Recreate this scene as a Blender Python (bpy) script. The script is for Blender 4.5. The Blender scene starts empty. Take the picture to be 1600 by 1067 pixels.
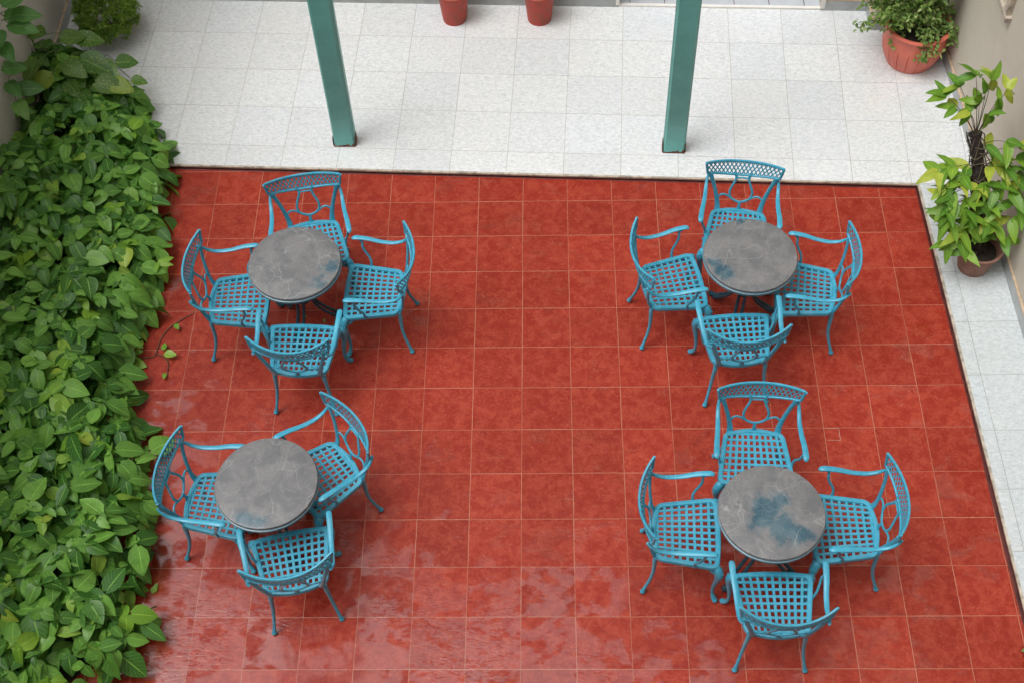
import bpy, math, random
from math import sin, cos, pi, radians, sqrt
from mathutils import Vector, Matrix
random.seed(7)
SC = bpy.context.scene
COL = SC.collection

# ---------------------------------------------------------------- camera
CAM = Vector((0.17327, -6.68922, 7.69467))
RX, RY, RZ = ((0.9996295, 0.0084949, -0.0258575), (-0.0079052, -0.818468, -0.5744977), (-0.0260438, 0.5744893, -0.8180976))
cam = bpy.data.objects.new('camera', bpy.data.cameras.new('camera'))
COL.objects.link(cam)
X, Y, Z = Vector(RX), -Vector(RY), -Vector(RZ)
cam.matrix_world = Matrix(((X.x, Y.x, Z.x, CAM.x), (X.y, Y.y, Z.y, CAM.y), (X.z, Y.z, Z.z, CAM.z), (0, 0, 0, 1)))
cam.data.sensor_width = 36
FPX = 2103.75
cam.data.lens = FPX / 1600 * 36
cam.data.clip_end = 500
SC.camera = cam

# ---------------------------------------------------------------- sky, sun, exposure
SUN_EL, SUN_AZ = radians(66), radians(250)      # azimuth from +Y clockwise: sun high, left and a little behind the camera
w = bpy.data.worlds.new("World"); SC.world = w; w.use_nodes = True
nt = w.node_tree; bg = nt.nodes['Background']
sky = nt.nodes.new('ShaderNodeTexSky'); sky.sky_type = 'NISHITA'; sky.sun_disc = False
sky.sun_elevation = SUN_EL; sky.sun_rotation = SUN_AZ
sky.air_density = 1.0; sky.dust_density = 6.0; sky.ozone_density = 1.0
hs = nt.nodes.new('ShaderNodeHueSaturation'); hs.inputs['Saturation'].default_value = 0.10
# overcast sky: about three times brighter overhead than at the horizon
wtc = nt.nodes.new('ShaderNodeTexCoord'); wsx = nt.nodes.new('ShaderNodeSeparateXYZ'); nt.links.new(wtc.outputs['Generated'], wsx.inputs[0])
wmr = nt.nodes.new('ShaderNodeMapRange'); wmr.inputs['From Min'].default_value = 0; wmr.inputs['From Max'].default_value = 1
wmr.inputs['To Min'].default_value = .22; wmr.inputs['To Max'].default_value = 2.4; nt.links.new(wsx.outputs[2], wmr.inputs['Value'])
wvm = nt.nodes.new('ShaderNodeVectorMath'); wvm.operation = 'SCALE'
nt.links.new(sky.outputs[0], hs.inputs['Color']); nt.links.new(hs.outputs[0], wvm.inputs[0]); nt.links.new(wmr.outputs[0], wvm.inputs['Scale'])
nt.links.new(wvm.outputs[0], bg.inputs[0])
bg.inputs[1].default_value = 0.115
sd = bpy.data.lights.new('sun', 'SUN'); sd.energy = .6; sd.angle = radians(28); sd.color = (1, 0.98, 0.95)
sun = bpy.data.objects.new('sun', sd); COL.objects.link(sun)
sdir = Vector((sin(SUN_AZ) * cos(SUN_EL), cos(SUN_AZ) * cos(SUN_EL), sin(SUN_EL)))
sun.rotation_euler = sdir.to_track_quat('Z', 'Y').to_euler(); sun.location = (-4, -8, 12)
vs = SC.view_settings
vs.view_transform = 'Standard'; vs.look = 'None'; vs.gamma = 1; vs.exposure = -0.19

# ---------------------------------------------------------------- helpers
def at(px, py, z):
    """photograph pixel -> world point at height z (used once, to place things where they stand)"""
    d = X * ((px - 800) / FPX) + Vector(RY) * ((py - 533.5) / FPX) + Vector(RZ)
    return CAM + d * ((z - CAM.z) / d.z)

class NB:
    def __init__(s, name):
        s.m = bpy.data.materials.new(name); s.m.use_nodes = True
        s.t = s.m.node_tree; s.b = s.t.nodes['Principled BSDF']
    def n(s, typ, **k):
        nd = s.t.nodes.new(typ)
        for a, v in k.items():
            if a.startswith('i_'):
                key = a[2:]; key = int(key) if key.isdigit() else key.replace('_', ' ')
                s.put(nd.inputs[key], v)
            else: setattr(nd, a, v)
        return nd
    def put(s, sock, v):
        if isinstance(v, bpy.types.NodeSocket): s.t.links.new(v, sock)
        else: sock.default_value = v
    def math(s, op, a, b=0.0, c=0.0, clamp=False):
        nd = s.t.nodes.new('ShaderNodeMath'); nd.operation = op; nd.use_clamp = clamp
        for i, v in enumerate((a, b, c)): s.put(nd.inputs[i], v)
        return nd.outputs[0]
    def mix(s, f, a, b, blend='MIX'):
        nd = s.t.nodes.new('ShaderNodeMix'); nd.data_type = 'RGBA'; nd.blend_type = blend
        s.put(nd.inputs[0], f)
        for i, v in ((6, a), (7, b)): s.put(nd.inputs[i], v if isinstance(v, bpy.types.NodeSocket) else (*v, 1))
        return nd.outputs[2]
    def noise(s, vec, scale, detail=4, rough=.55, dist=0.0):
        nd = s.n('ShaderNodeTexNoise'); s.put(nd.inputs['Vector'], vec)
        nd.inputs['Scale'].default_value = scale; nd.inputs['Detail'].default_value = detail
        nd.inputs['Roughness'].default_value = rough; nd.inputs['Distortion'].default_value = dist
        return nd.outputs['Fac']
    def ramp(s, v, lo, hi, a=0.0, b=1.0):
        nd = s.n('ShaderNodeMapRange', i_From_Min=lo, i_From_Max=hi, i_To_Min=a, i_To_Max=b)
        nd.interpolation_type = 'SMOOTHSTEP'; s.put(nd.inputs['Value'], v); return nd.outputs[0]
    def set(s, **k):
        for a, v in k.items():
            sock = s.b.inputs[a.replace('_', ' ')]
            if isinstance(v, tuple) and len(v) == 3: v = (*v, 1)
            s.put(sock, v)
    def bump(s, h, strength, dist=0.01):
        nd = s.n('ShaderNodeBump', i_Strength=strength, i_Distance=dist); s.put(nd.inputs['Height'], h)
        s.put(s.b.inputs['Normal'], nd.outputs[0])
    def obj(s): return s.n('ShaderNodeTexCoord').outputs['Object']
    def xyz(s, v):
        nd = s.n('ShaderNodeSeparateXYZ'); s.put(nd.inputs[0], v); return nd.outputs

def simple(name, col, rough=.5, var=.25, scale=20, spec=.5, metal=0, col2=None, bump=0):
    m = NB(name); o = m.obj(); f = m.noise(o, scale, 5, .6)
    c2 = col2 or tuple(c * (1 - var) for c in col)
    m.set(Base_Color=m.mix(m.ramp(f, .35, .68), col, c2), Roughness=rough, Metallic=metal)
    m.b.inputs['Specular IOR Level'].default_value = spec
    if bump: m.bump(f, bump)
    return m.m

def tile_grid(m, px, py, grout):
    """returns (edge mask 0..1 on the joints, per tile random, object coords)"""
    o = m.obj(); q = m.xyz(o)
    wob = m.math('MULTIPLY', m.math('SUBTRACT', m.noise(o, 1.3, 1), .5), .006)
    u = m.math('DIVIDE', m.math('ADD', q[0], wob), px); v = m.math('DIVIDE', m.math('ADD', q[1], wob), py)
    iu = m.math('FLOOR', u); iv = m.math('FLOOR', v)
    du = m.math('MULTIPLY', m.math('ABSOLUTE', m.math('SUBTRACT', u, m.math('ROUND', u))), px)
    dv = m.math('MULTIPLY', m.math('ABSOLUTE', m.math('SUBTRACT', v, m.math('ROUND', v))), py)
    d = m.math('MINIMUM', du, dv)
    cb = m.n('ShaderNodeCombineXYZ', i_0=iu, i_1=iv)
    rnd = m.n('ShaderNodeTexWhiteNoise', noise_dimensions='3D', i_Vector=cb.outputs[0])
    # every joint segment has its own strength
    cu = m.n('ShaderNodeCombineXYZ', i_0=m.math('ROUND', u), i_1=iv, i_2=3.0)
    cv = m.n('ShaderNodeCombineXYZ', i_0=iu, i_1=m.math('ROUND', v), i_2=7.0)
    ru = m.n('ShaderNodeTexWhiteNoise', noise_dimensions='3D', i_Vector=cu.outputs[0]).outputs[0]
    rv = m.n('ShaderNodeTexWhiteNoise', noise_dimensions='3D', i_Vector=cv.outputs[0]).outputs[0]
    less = m.math('LESS_THAN', du, dv)
    seg = m.math('ADD', m.math('MULTIPLY', less, ru), m.math('MULTIPLY', m.math('SUBTRACT', 1.0, less), rv))
    edge = m.ramp(d, grout * .55, grout * 1.3, 1.0, 0.0)
    return edge, rnd, o, seg

def mat_red():
    m = NB('red_tile'); T = .334
    e, rnd, o, seg = tile_grid(m, T, T, .0024)
    r = rnd.outputs['Value']
    # each tile carries its own piece of the mottled glaze
    mp = m.n('ShaderNodeVectorMath', operation='ADD'); m.put(mp.inputs[0], o)
    sc = m.n('ShaderNodeVectorMath', operation='SCALE', i_Scale=7.0); m.put(sc.inputs[0], rnd.outputs['Color'])
    m.put(mp.inputs[1], sc.outputs[0]); ov = mp.outputs[0]
    n1 = m.noise(ov, 13, 6, .70, .5); n2 = m.noise(ov, 55, 4, .75, .3)
    f = m.math('ADD', m.math('MULTIPLY', n1, .68), m.math('MULTIPLY', n2, .32))
    c = m.mix(m.ramp(f, .40, .62), (.255, .020, .010), (.350, .048, .025))
    c = m.mix(m.math('MULTIPLY', m.ramp(n2, .55, .75), .6), c, (.44, .115, .075))
    c = m.mix(m.math('MULTIPLY', m.ramp(m.noise(ov, 5, 3, .6, .5), .56, .72), .25), c, (.23, .020, .012))
    hv = m.n('ShaderNodeHueSaturation', i_Color=c, i_Value=m.math('ADD', .90, m.math('MULTIPLY', r, .20)))
    # joints: pale where clean, brown where dirty
    gd = m.math('ADD', m.math('MULTIPLY', seg, .38), m.math('MULTIPLY', m.noise(o, 9, 4), .72))
    gc = m.mix(m.ramp(gd, .35, .85), (.37, .115, .070), (.46, .20, .13))
    gc = m.mix(m.ramp(gd, .88, .97), gc, (.60, .42, .31))
    base = m.mix(m.math('MULTIPLY', e, m.ramp(gd, .05, .8, .85, .95)), hv.outputs[0], gc)
    # standing film of rain water: pools with soft lobed edges, rippled
    st = m.n('ShaderNodeMapping', i_Vector=ov); st.inputs['Scale'].default_value = (1.0, 1.25, 1)
    rip = m.n('ShaderNodeMapping', i_Vector=o); rip.inputs['Scale'].default_value = (1, 2.8, 1)
    cell = m.noise(st.outputs[0], 4.2, 3.0, .5, .5)
    broad = m.noise(o, .9, 2, .5)
    q = m.xyz(o)
    low = m.ramp(m.math('ADD', q[1], m.math('MULTIPLY', q[0], .35)), -2.0, -4.0)       # the floor falls toward this end
    wv = m.math('ADD', m.math('ADD', cell, m.math('MULTIPLY', broad, .30)), m.math('MULTIPLY', low, .20))
    fine = m.noise(rip.outputs[0], 11, 6, .72, .8)
    wv = m.math('ADD', wv, m.math('MULTIPLY', m.math('SUBTRACT', fine, .5), .34))
    wet = m.ramp(wv, .725, .815)
    # thin ripples where water still runs
    rp = m.noise(rip.outputs[0], 13, 3, .65, 1.0)
    run = m.ramp(m.noise(o, 1.6, 2), .45, .62)
    streak = m.math('MULTIPLY', m.ramp(rp, .53, .60), m.math('MULTIPLY', run, low))
    film = m.math('MAXIMUM', m.math('MULTIPLY', wet, m.math('SUBTRACT', 1.0, m.math('MULTIPLY', m.ramp(rp, .40, .46, 1, 0), m.math('MULTIPLY', run, .8)))), m.math('MULTIPLY', streak, .9))
    damp = m.ramp(m.noise(o, 2.2, 3), .3, .7)
    rgh = m.math('ADD', m.math('SUBTRACT', .42, m.math('MULTIPLY', film, .28)), m.math('MULTIPLY', damp, .06))
    m.set(Base_Color=base, Roughness=rgh)
    m.b.inputs['Specular IOR Level'].default_value = .26
    m.set(Coat_Weight=film); m.b.inputs['Coat Roughness'].default_value = .13
    m.b.inputs['Coat IOR'].default_value = 1.72
    h = m.math('ADD', m.math('MULTIPLY', e, -.4), m.math('MULTIPLY', n2, .25))
    bp = m.n('ShaderNodeBump', i_Strength=.35, i_Distance=.005, i_Height=h); m.put(m.b.inputs['Normal'], bp.outputs[0])
    b2 = m.n('ShaderNodeBump', i_Strength=.42, i_Distance=.006, i_Height=m.math('MULTIPLY', rp, run)); 
    # every tile sits very slightly out of level
    tl = m.n('ShaderNodeVectorMath', operation='SUBTRACT', i_0=rnd.outputs['Color']); tl.inputs[1].default_value = (.5, .5, .5)
    ts = m.n('ShaderNodeVectorMath', operation='SCALE', i_0=tl.outputs[0], i_Scale=.06)
    ad = m.n('ShaderNodeVectorMath', operation='ADD', i_0=b2.outputs[0], i_1=ts.outputs[0])
    nn = m.n('ShaderNodeVectorMath', operation='NORMALIZE', i_0=ad.outputs[0])
    m.put(m.b.inputs['Coat Normal'], nn.outputs[0])
    return m.m

def mat_white(name, px, py, tint=(1, 1, 1)):
    m = NB(name); e, rnd, o, seg = tile_grid(m, px, py, .0019)
    r = rnd.outputs['Value']
    mp = m.n('ShaderNodeVectorMath', operation='ADD'); m.put(mp.inputs[0], o)
    sc = m.n('ShaderNodeVectorMath', operation='SCALE', i_Scale=5.0); m.put(sc.inputs[0], rnd.outputs['Color'])
    m.put(mp.inputs[1], sc.outputs[0]); ov = mp.outputs[0]
    st = m.n('ShaderNodeMapping', i_Vector=ov); st.inputs['Scale'].default_value = (1, 1.7, 1); st.inputs['Rotation'].default_value = (0, 0, .35)
    n1 = m.noise(st.outputs[0], 34, 5, .75, .8); n2 = m.noise(o, 1.1, 3, .6)
    c = m.mix(m.ramp(n1, .34, .70), (.775, .785, .785), (.535, .56, .57))
    c = m.mix(m.math('MULTIPLY', m.ramp(n2, .45, .75), .2), c, (.66, .70, .72))
    c = m.mix(m.math('MULTIPLY', m.ramp(m.noise(o, 2.3, 4, .6, .4), .55, .8), .3), c, (.70, .66, .60))
    c = m.mix(m.math('MULTIPLY', rnd.outputs['Color'], .0) if False else m.math('MULTIPLY', m.ramp(m.xyz(rnd.outputs['Color'])[1], .3, 1.0), .35), c, m.mix(1.0, c, (.93, .97, 1.02), 'MULTIPLY'))
    hv = m.n('ShaderNodeHueSaturation', i_Color=c, i_Value=m.math('ADD', .94, m.math('MULTIPLY', r, .08)))
    gd = m.math('ADD', m.math('MULTIPLY', seg, .35), m.math('MULTIPLY', m.noise(o, 7, 3), .8))
    gc = m.mix(m.ramp(gd, .45, .9), (.36, .32, .28), (.25, .22, .19))
    base = m.mix(m.math('MULTIPLY', e, m.ramp(gd, .2, .8, .75, .9)), hv.outputs[0], gc)
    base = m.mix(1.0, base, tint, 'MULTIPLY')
    m.set(Base_Color=base, Roughness=m.ramp(n1, .3, .7, .30, .42))
    m.b.inputs['Specular IOR Level'].default_value = .4
    m.bump(m.math('ADD', m.math('MULTIPLY', e, -.6), m.math('MULTIPLY', n1, .15)), .35, .004)
    return m.m

def mat_wall(name, a, b, c):
    m = NB(name); o = m.obj()
    n = m.noise(o, 2.2, 6, .62, .4); f = m.noise(o, 60, 3)
    col = m.mix(m.ramp(n, .35, .7), a, b)
    # flaking paint showing the pale coat
    st = m.n('ShaderNodeMapping', i_Vector=o); st.inputs['Scale'].default_value = (1, 1, .45)
    fl = m.ramp(m.noise(st.outputs[0], 7, 5, .7, .3), .66, .69)
    col = m.mix(m.math('MULTIPLY', fl, .55), col, c)
    m.set(Base_Color=col, Roughness=.8)
    m.bump(m.math('ADD', m.math('MULTIPLY', f, .3), m.math('MULTIPLY', n, .7)), .3, .01)
    return m.m

def mat_paint():
    m = NB('turquoise_paint'); o = m.obj()
    n = m.noise(o, 22, 5, .65); k = m.noise(o, 140, 3, .6)
    c = m.mix(m.ramp(n, .35, .68), (.043, .305, .445), (.060, .355, .50))
    c = m.mix(m.math('MULTIPLY', m.ramp(k, .66, .72), .5), c, (.025, .13, .19))
    oi = m.n('ShaderNodeObjectInfo')
    sh = m.n('ShaderNodeVectorMath', operation='ADD', i_0=o); cs = m.n('ShaderNodeCombineXYZ', i_0=m.math('MULTIPLY', oi.outputs['Random'], 40.0)); m.put(sh.inputs[1], cs.outputs[0])
    c = m.mix(m.math('MULTIPLY', m.ramp(m.noise(sh.outputs[0], 38, 4, .7), .665, .69), .8), c, (.06, .05, .045))
    c = m.mix(m.math('MULTIPLY', m.ramp(m.noise(sh.outputs[0], 9, 4, .6), .5, .75), .28), c, (.20, .38, .46))
    hv = m.n('ShaderNodeHueSaturation', i_Color=c, i_Value=m.math('ADD', .92, m.math('MULTIPLY', oi.outputs['Random'], .14)))
    m.set(Base_Color=hv.outputs[0], Roughness=m.ramp(n, .3, .7, .30, .42))
    m.b.inputs['Specular IOR Level'].default_value = .5
    m.bump(k, .12, .002)
    return m.m

def mat_stone(name, seed, spots):
    """tabletop: grey brown stone, white veins, darker blue grey where wet. spots = (x, y, r) in the top's own plane"""
    m = NB(name); o0 = m.obj()
    mp = m.n('ShaderNodeMapping', i_Vector=o0); mp.inputs['Location'].default_value = (seed * 3.1, seed * 1.7, 0); o = mp.outputs[0]
    n = m.noise(o, 9, 6, .65, .6); f = m.noise(o, 70, 4, .7)
    c = m.mix(m.ramp(n, .35, .65), (.130, .131, .136), (.205, .199, .197))
    c = m.mix(m.math('MULTIPLY', m.ramp(f, .4, .7), .55), c, (.11, .13, .145))
    wv = m.n('ShaderNodeVectorMath', operation='ADD', i_0=o)
    nz = m.n('ShaderNodeTexNoise', i_Vector=o, i_Scale=5.0, i_Detail=4.0)
    s2 = m.n('ShaderNodeVectorMath', operation='SCALE', i_0=nz.outputs['Color'], i_Scale=.16); m.put(wv.inputs[1], s2.outputs[0])
    vo = m.n('ShaderNodeTexVoronoi', feature='DISTANCE_TO_EDGE', i_Vector=wv.outputs[0], i_Scale=4.8)
    vein = m.math('MULTIPLY', m.ramp(vo.outputs['Distance'], .002, .016, 1, 0), m.ramp(m.noise(o, 6, 3), .38, .60))
    vo2 = m.n('ShaderNodeTexVoronoi', feature='DISTANCE_TO_EDGE', i_Vector=wv.outputs[0], i_Scale=17.0)
    vein = m.math('MAXIMUM', vein, m.math('MULTIPLY', m.ramp(vo2.outputs['Distance'], .0, .03, .7, 0), m.ramp(m.noise(o, 5, 2), .46, .64)))
    spk = m.math('MULTIPLY', m.ramp(m.noise(o, 95, 3, .6), .66, .72), .4)
    veinc = m.math('MAXIMUM', m.math('MULTIPLY', vein, .38), spk)
    wet = None; q = m.xyz(o0)
    wob = m.math('MULTIPLY', m.math('SUBTRACT', m.noise(o, 9, 5, .65), .5), .22)
    for (x, y, r) in spots:
        d = m.math('SQRT', m.math('ADD', m.math('POWER', m.math('SUBTRACT', q[0], x), 2.0), m.math('POWER', m.math('SUBTRACT', q[1], y), 2.0)))
        k = m.ramp(m.math('ADD', d, wob), r - .035, r + .03, 1, 0)
        wet = k if wet is None else m.math('MAXIMUM', wet, k)
    c = m.mix(m.math('MULTIPLY', wet, m.ramp(n, .25, .75, .95, .6)), c, m.mix(m.ramp(n, .35, .65), (.028, .085, .12), (.055, .14, .18)))
    c = m.mix(veinc, c, (.42, .43, .43))
    m.set(Base_Color=c, Roughness=m.math('SUBTRACT', .40, m.math('MULTIPLY', wet, .2)))
    m.bump(f, .1, .002)
    return m.m

def mat_leaf(name, a, b, young, speck=False, rough=.36, yf=.93, hole=0):
    """UV: x across -1..1 stored 0..1, y along. per leaf colour from the island's random number"""
    m = NB(name); g = m.n('ShaderNodeNewGeometry').outputs['Random Per Island']
    uv = m.xyz(m.n('ShaderNodeUVMap').outputs[0])
    lat = m.math('ABSOLUTE', m.math('SUBTRACT', m.math('MULTIPLY', uv[0], 2.0), 1.0))
    c = m.mix(m.ramp(g, .05, yf), a, b)
    c = m.mix(m.ramp(g, yf, yf + .04), c, young)
    o = m.obj()
    c = m.mix(m.math('MULTIPLY', m.ramp(m.noise(o, 18, 3), .4, .7), .3), c, tuple(k * .7 for k in a))
    ph = m.math('SUBTRACT', m.math('MULTIPLY', uv[1], 44.0), m.math('MULTIPLY', lat, 14.0))
    sv = m.ramp(m.math('SINE', ph), .80, .98)
    mid = m.ramp(lat, .03, .09, 1, 0)
    v = m.math('MAXIMUM', mid, m.math('MULTIPLY', sv, .35))
    lighter = tuple(min(1, k * 1.7 + .02) for k in b)
    c = m.mix(m.math('MULTIPLY', v, .55), c, lighter)
    if speck:
        sp = m.ramp(m.noise(o, 85, 2, .5), .60, .66)
        c = m.mix(m.math('MULTIPLY', sp, .75), c, (.42, .46, .10))
    m.set(Base_Color=c, Roughness=rough)
    m.b.inputs['Specular IOR Level'].default_value = .38
    m.b.inputs['Subsurface Weight'].default_value = 0
    m.bump(m.math('SUBTRACT', 1.0, v), .5, .004)
    # leaves let some light through
    tr = m.n('ShaderNodeBsdfTranslucent', i_Color=m.mix(1.0, c, (1.2, 1.5, .6), 'MULTIPLY'))
    mx = m.n('ShaderNodeMixShader', i_0=.22); m.put(mx.inputs[1], m.b.outputs[0]); m.put(mx.inputs[2], tr.outputs[0])
    m.put(m.t.nodes['Material Output'].inputs['Surface'], mx.outputs[0])
    return m.m

class MB:
    def __init__(s): s.v = []; s.f = []; s.mi = []; s.uv = {}; s.cur = 0
    def add(s, vs, fs, uv=None):
        b = len(s.v); s.v += [tuple(p) for p in vs]
        for f in fs:
            s.f.append(tuple(b + i for i in f)); s.mi.append(s.cur)
        if uv:
            for i, q in enumerate(uv): s.uv[b + i] = q
    def box(s, lo, hi, M=None):
        a, b = lo, hi
        vs = [Vector((x, y, z)) for z in (a[2], b[2]) for y in (a[1], b[1]) for x in (a[0], b[0])]
        if M: vs = [M @ p for p in vs]
        s.add(vs, [(0, 2, 3, 1), (4, 5, 7, 6), (0, 1, 5, 4), (2, 6, 7, 3), (0, 4, 6, 2), (1, 3, 7, 5)])
    def prism(s, pts, z0, z1):
        n = len(pts); s.add([(x, y, z0) for x, y in pts] + [(x, y, z1) for x, y in pts],
              [tuple(range(n))[::-1], tuple(range(n, 2 * n))] + [(i, (i + 1) % n, n + (i + 1) % n, n + i) for i in range(n)])
    def tube(s, pts, rad, n=8, ref=(0, 0, 1), closed=False, sq=1.0, cap=True):
        """sweep an ellipse (a across, b along ref) along pts; sq<1 squares the section"""
        P = [Vector(p) for p in pts]; N = len(P); ref = Vector(ref)
        rings = []
        for i in range(N):
            if closed: t = P[(i + 1) % N] - P[i - 1]
            else: t = P[min(i + 1, N - 1)] - P[max(i - 1, 0)]
            t.normalize(); up = ref - t * ref.dot(t)
            if up.length < 1e-3: up = Vector((1, 0, 0)) - t * t.x
            up.normalize(); sd = t.cross(up)
            r = rad[i] if isinstance(rad, list) else rad
            a, b = r if isinstance(r, tuple) else (r, r)
            ring = []
            for k in range(n):
                th = 2 * pi * (k + .5) / n; cx, sx = cos(th), sin(th)
                cx = math.copysign(abs(cx) ** sq, cx); sx = math.copysign(abs(sx) ** sq, sx)
                ring.append(P[i] + sd * (a * cx) + up * (b * sx))
            rings.append(ring)
        vs = [p for r in rings for p in r]; fs = []
        for i in range(N if closed else N - 1):
            j = (i + 1) % N
            for k in range(n):
                l = (k + 1) % n; fs.append((i * n + k, i * n + l, j * n + l, j * n + k))
        if not closed and cap:
            fs.append(tuple(range(n))[::-1]); fs.append(tuple((N - 1) * n + k for k in range(n)))
        s.add(vs, fs)
    def lathe(s, prof, n=32, cx=0, cy=0, wob=None):
        vs = []; 
        for (r, z) in prof:
            for k in range(n):
                th = 2 * pi * k / n; rr = r * (wob(th, z) if wob else 1)
                vs.append((cx + rr * cos(th), cy + rr * sin(th), z))
        N = len(prof)
        fs = [(i * n + k, i * n + (k + 1) % n, (i + 1) * n + (k + 1) % n, (i + 1) * n + k) for i in range(N - 1) for k in range(n)]
        if prof[0][0] > 1e-4: fs.append(tuple(range(n))[::-1])
        if prof[-1][0] > 1e-4: fs.append(tuple((N - 1) * n + k for k in range(n)))
        s.add(vs, fs)
    def ball(s, c, r, n=10, flat=1.0):
        prof = [(r * sin(pi * i / 6), -r * flat * cos(pi * i / 6)) for i in range(7)]
        prof = [(max(a, 1e-5), z + c[2]) for a, z in prof]; s.lathe(prof, n, c[0], c[1])
    def leaf(s, base, d, nrm, L, W, curl=.25, fold=.25, heart=.5, seg=6, petiole=0):
        """one leaf blade: base point, direction, normal"""
        d = Vector(d).normalized(); nrm = Vector(nrm); nrm = (nrm - d * nrm.dot(d)).normalized(); sd = d.cross(nrm)
        vs = []; uv = []; fs = []
        B = Vector(base)
        tw = random.uniform(-.15, .15)
        for i in range(seg + 1):
            t = i / seg
            # ovate outline: widest near the base
            wdt = W * .5 * (sin(pi * t ** (.62 if heart else .8)) ** .8 if 0 < t < 1 else 0)
            if i == 0: wdt = W * .10 if heart else W * .03
            c = B + d * (L * (t - .10 * heart * (1 if i == 0 else 0))) - nrm * (curl * L * t * t)
            back = -L * .10 * heart * max(0, 1 - t * 3.2)
            off = sd * wdt + d * back; up = nrm * (fold * wdt)
            wv = nrm * (random.uniform(-.03, .03) * L + tw * wdt)
            ctr = c if i else B
            vs += [c - off + d * 2 * back * 0 + up + wv if i else B - sd * wdt + d * back + up, ctr, c + sd * wdt + d * back + up - wv]
            if i: vs[-3] = c - sd * wdt + d * back + up + wv
            uv += [(0, t), (.5, t), (1, t)]
        for i in range(seg):
            a = i * 3; b = a + 3
            fs += [(a, a + 1, b + 1, b), (a + 1, a + 2, b + 2, b + 1)]
        s.add(vs, fs, uv)
    def build(s, name, mats, parent=None, smooth=35, loc=None):
        me = bpy.data.meshes.new(name); me.from_pydata(s.v, [], s.f)
        if not isinstance(mats, (list, tuple)): mats = [mats]
        for m in mats: me.materials.append(m)
        if len(mats) > 1: me.polygons.foreach_set('material_index', s.mi)
        if s.uv:
            ul = me.uv_layers.new(name='UVMap')
            for lp in me.loops: ul.data[lp.index].uv = s.uv.get(lp.vertex_index, (0.25, 0))
        me.validate(); me.update()
        if smooth:
            me.shade_smooth(); me.set_sharp_from_angle(angle=radians(smooth))
        o = bpy.data.objects.new(name, me); COL.objects.link(o)
        if parent: o.parent = parent
        if loc: o.location = loc
        return o

def thing(name, loc=(0, 0, 0), rz=0):
    o = bpy.data.objects.new(name, None); o.empty_display_size = .1; COL.objects.link(o)
    o.location = loc; o.rotation_euler = (0, 0, rz); return o
def tag(o, label=None, cat=None, group=None, kind=None):
    if label: o['label'] = label
    if cat: o['category'] = cat
    if group: o['group'] = group
    if kind: o['kind'] = kind
    return o
def smooth_path(pts, sub=5):
    P = [Vector(p) for p in pts]; out = []
    for i in range(len(P) - 1):
        p0 = P[max(i - 1, 0)]; p1 = P[i]; p2 = P[i + 1]; p3 = P[min(i + 2, len(P) - 1)]
        for k in range(sub):
            t = k / sub
            out.append(.5 * ((2 * p1) + (p2 - p0) * t + (2 * p0 - 5 * p1 + 4 * p2 - p3) * t * t + (3 * p1 - p0 - 3 * p2 + p3) * t ** 3))
    out.append(P[-1]); return out
def smooth_val(vals, sub=5):
    out = []
    for i in range(len(vals) - 1):
        for k in range(sub):
            t = k / sub; a, b = vals[i], vals[i + 1]
            out.append(tuple(x * (1 - t) + y * t for x, y in zip(a, b)) if isinstance(a, tuple) else a * (1 - t) + b * t)
    out.append(vals[-1]); return out

# ---------------------------------------------------------------- materials
M_RED = mat_red()
M_DECK = mat_white('white_speckled_tile', .4355, .4229)
M_SIDE = mat_white('shade_toned_walkway_tile', .46, .438, (.80, .84, .85))  # cooler tile tone, with the shade beside the right wall darkened into it
M_WALLR = mat_wall('cream_plaster', (.56, .52, .435), (.50, .465, .39), (.68, .64, .55))
M_WALLL = mat_wall('grey_plaster', (.58, .56, .51), (.50, .49, .45), (.66, .64, .60))
M_WALLB = mat_wall('back_plaster', (.50, .44, .36), (.43, .38, .31), (.6, .56, .5))
M_SKIRT = simple('grey_skirting_tile', (.42, .44, .44), .4, .2, 9)
M_LEDGE = simple('peach_mortar', (.58, .44, .31), .85, .3, 25)
M_LIP = simple('beige_edge_mortar', (.54, .47, .38), .8, .5, 18)
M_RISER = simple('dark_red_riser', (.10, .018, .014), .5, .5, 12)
M_SOIL = simple('dark_soil', (.035, .025, .018), .95, .5, 30, bump=.8)
M_SILL = simple('white_marble_sill', (.80, .77, .72), .35, .1, 14)
M_INNER = simple('blue_grey_indoor_tile', (.50, .53, .57), .35, .1, 12)
M_BLUE = mat_paint()
M_IRON = simple('dark_teal_iron', (.018, .085, .125), .45, .4, 40)
M_GREEN = simple('green_post_paint', (.15, .47, .43), .40, .18, 5, col2=(.115, .39, .355), bump=.15)
M_RUST = simple('rusty_steel', (.20, .065, .03), .8, .5, 60, col2=(.06, .03, .02))
M_TERRA = simple('red_terracotta', (.46, .050, .030), .55, .35, 14, col2=(.30, .06, .035))
M_PLAST = simple('salmon_plastic', (.68, .17, .115), .45, .2, 8, col2=(.60, .14, .095))
M_CLAY = simple('brown_clay', (.235, .115, .085), .75, .3, 12, col2=(.30, .16, .12))
M_BARK = simple('brown_stem', (.11, .085, .05), .8, .4, 50)
M_GSTEM = simple('green_stem', (.10, .16, .05), .6, .3, 50)
M_MOSS = simple('dark_fern_pole', (.035, .027, .022), .95, .6, 45, bump=1.0)
L_VINE = mat_leaf('vine_leaf', (.044, .145, .024), (.20, .42, .070), (.30, .48, .07), yf=.94)
L_VIN2 = mat_leaf('vine_leaf_bright', (.16, .34, .035), (.26, .45, .05), (.36, .48, .06), yf=.9)
L_SPEC = mat_leaf('speckled_leaf', (.055, .15, .028), (.11, .22, .04), (.26, .36, .05), speck=True, yf=.85)
L_WALL = mat_leaf('climber_leaf', (.07, .19, .05), (.12, .28, .07), (.18, .34, .08), yf=.9)
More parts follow.
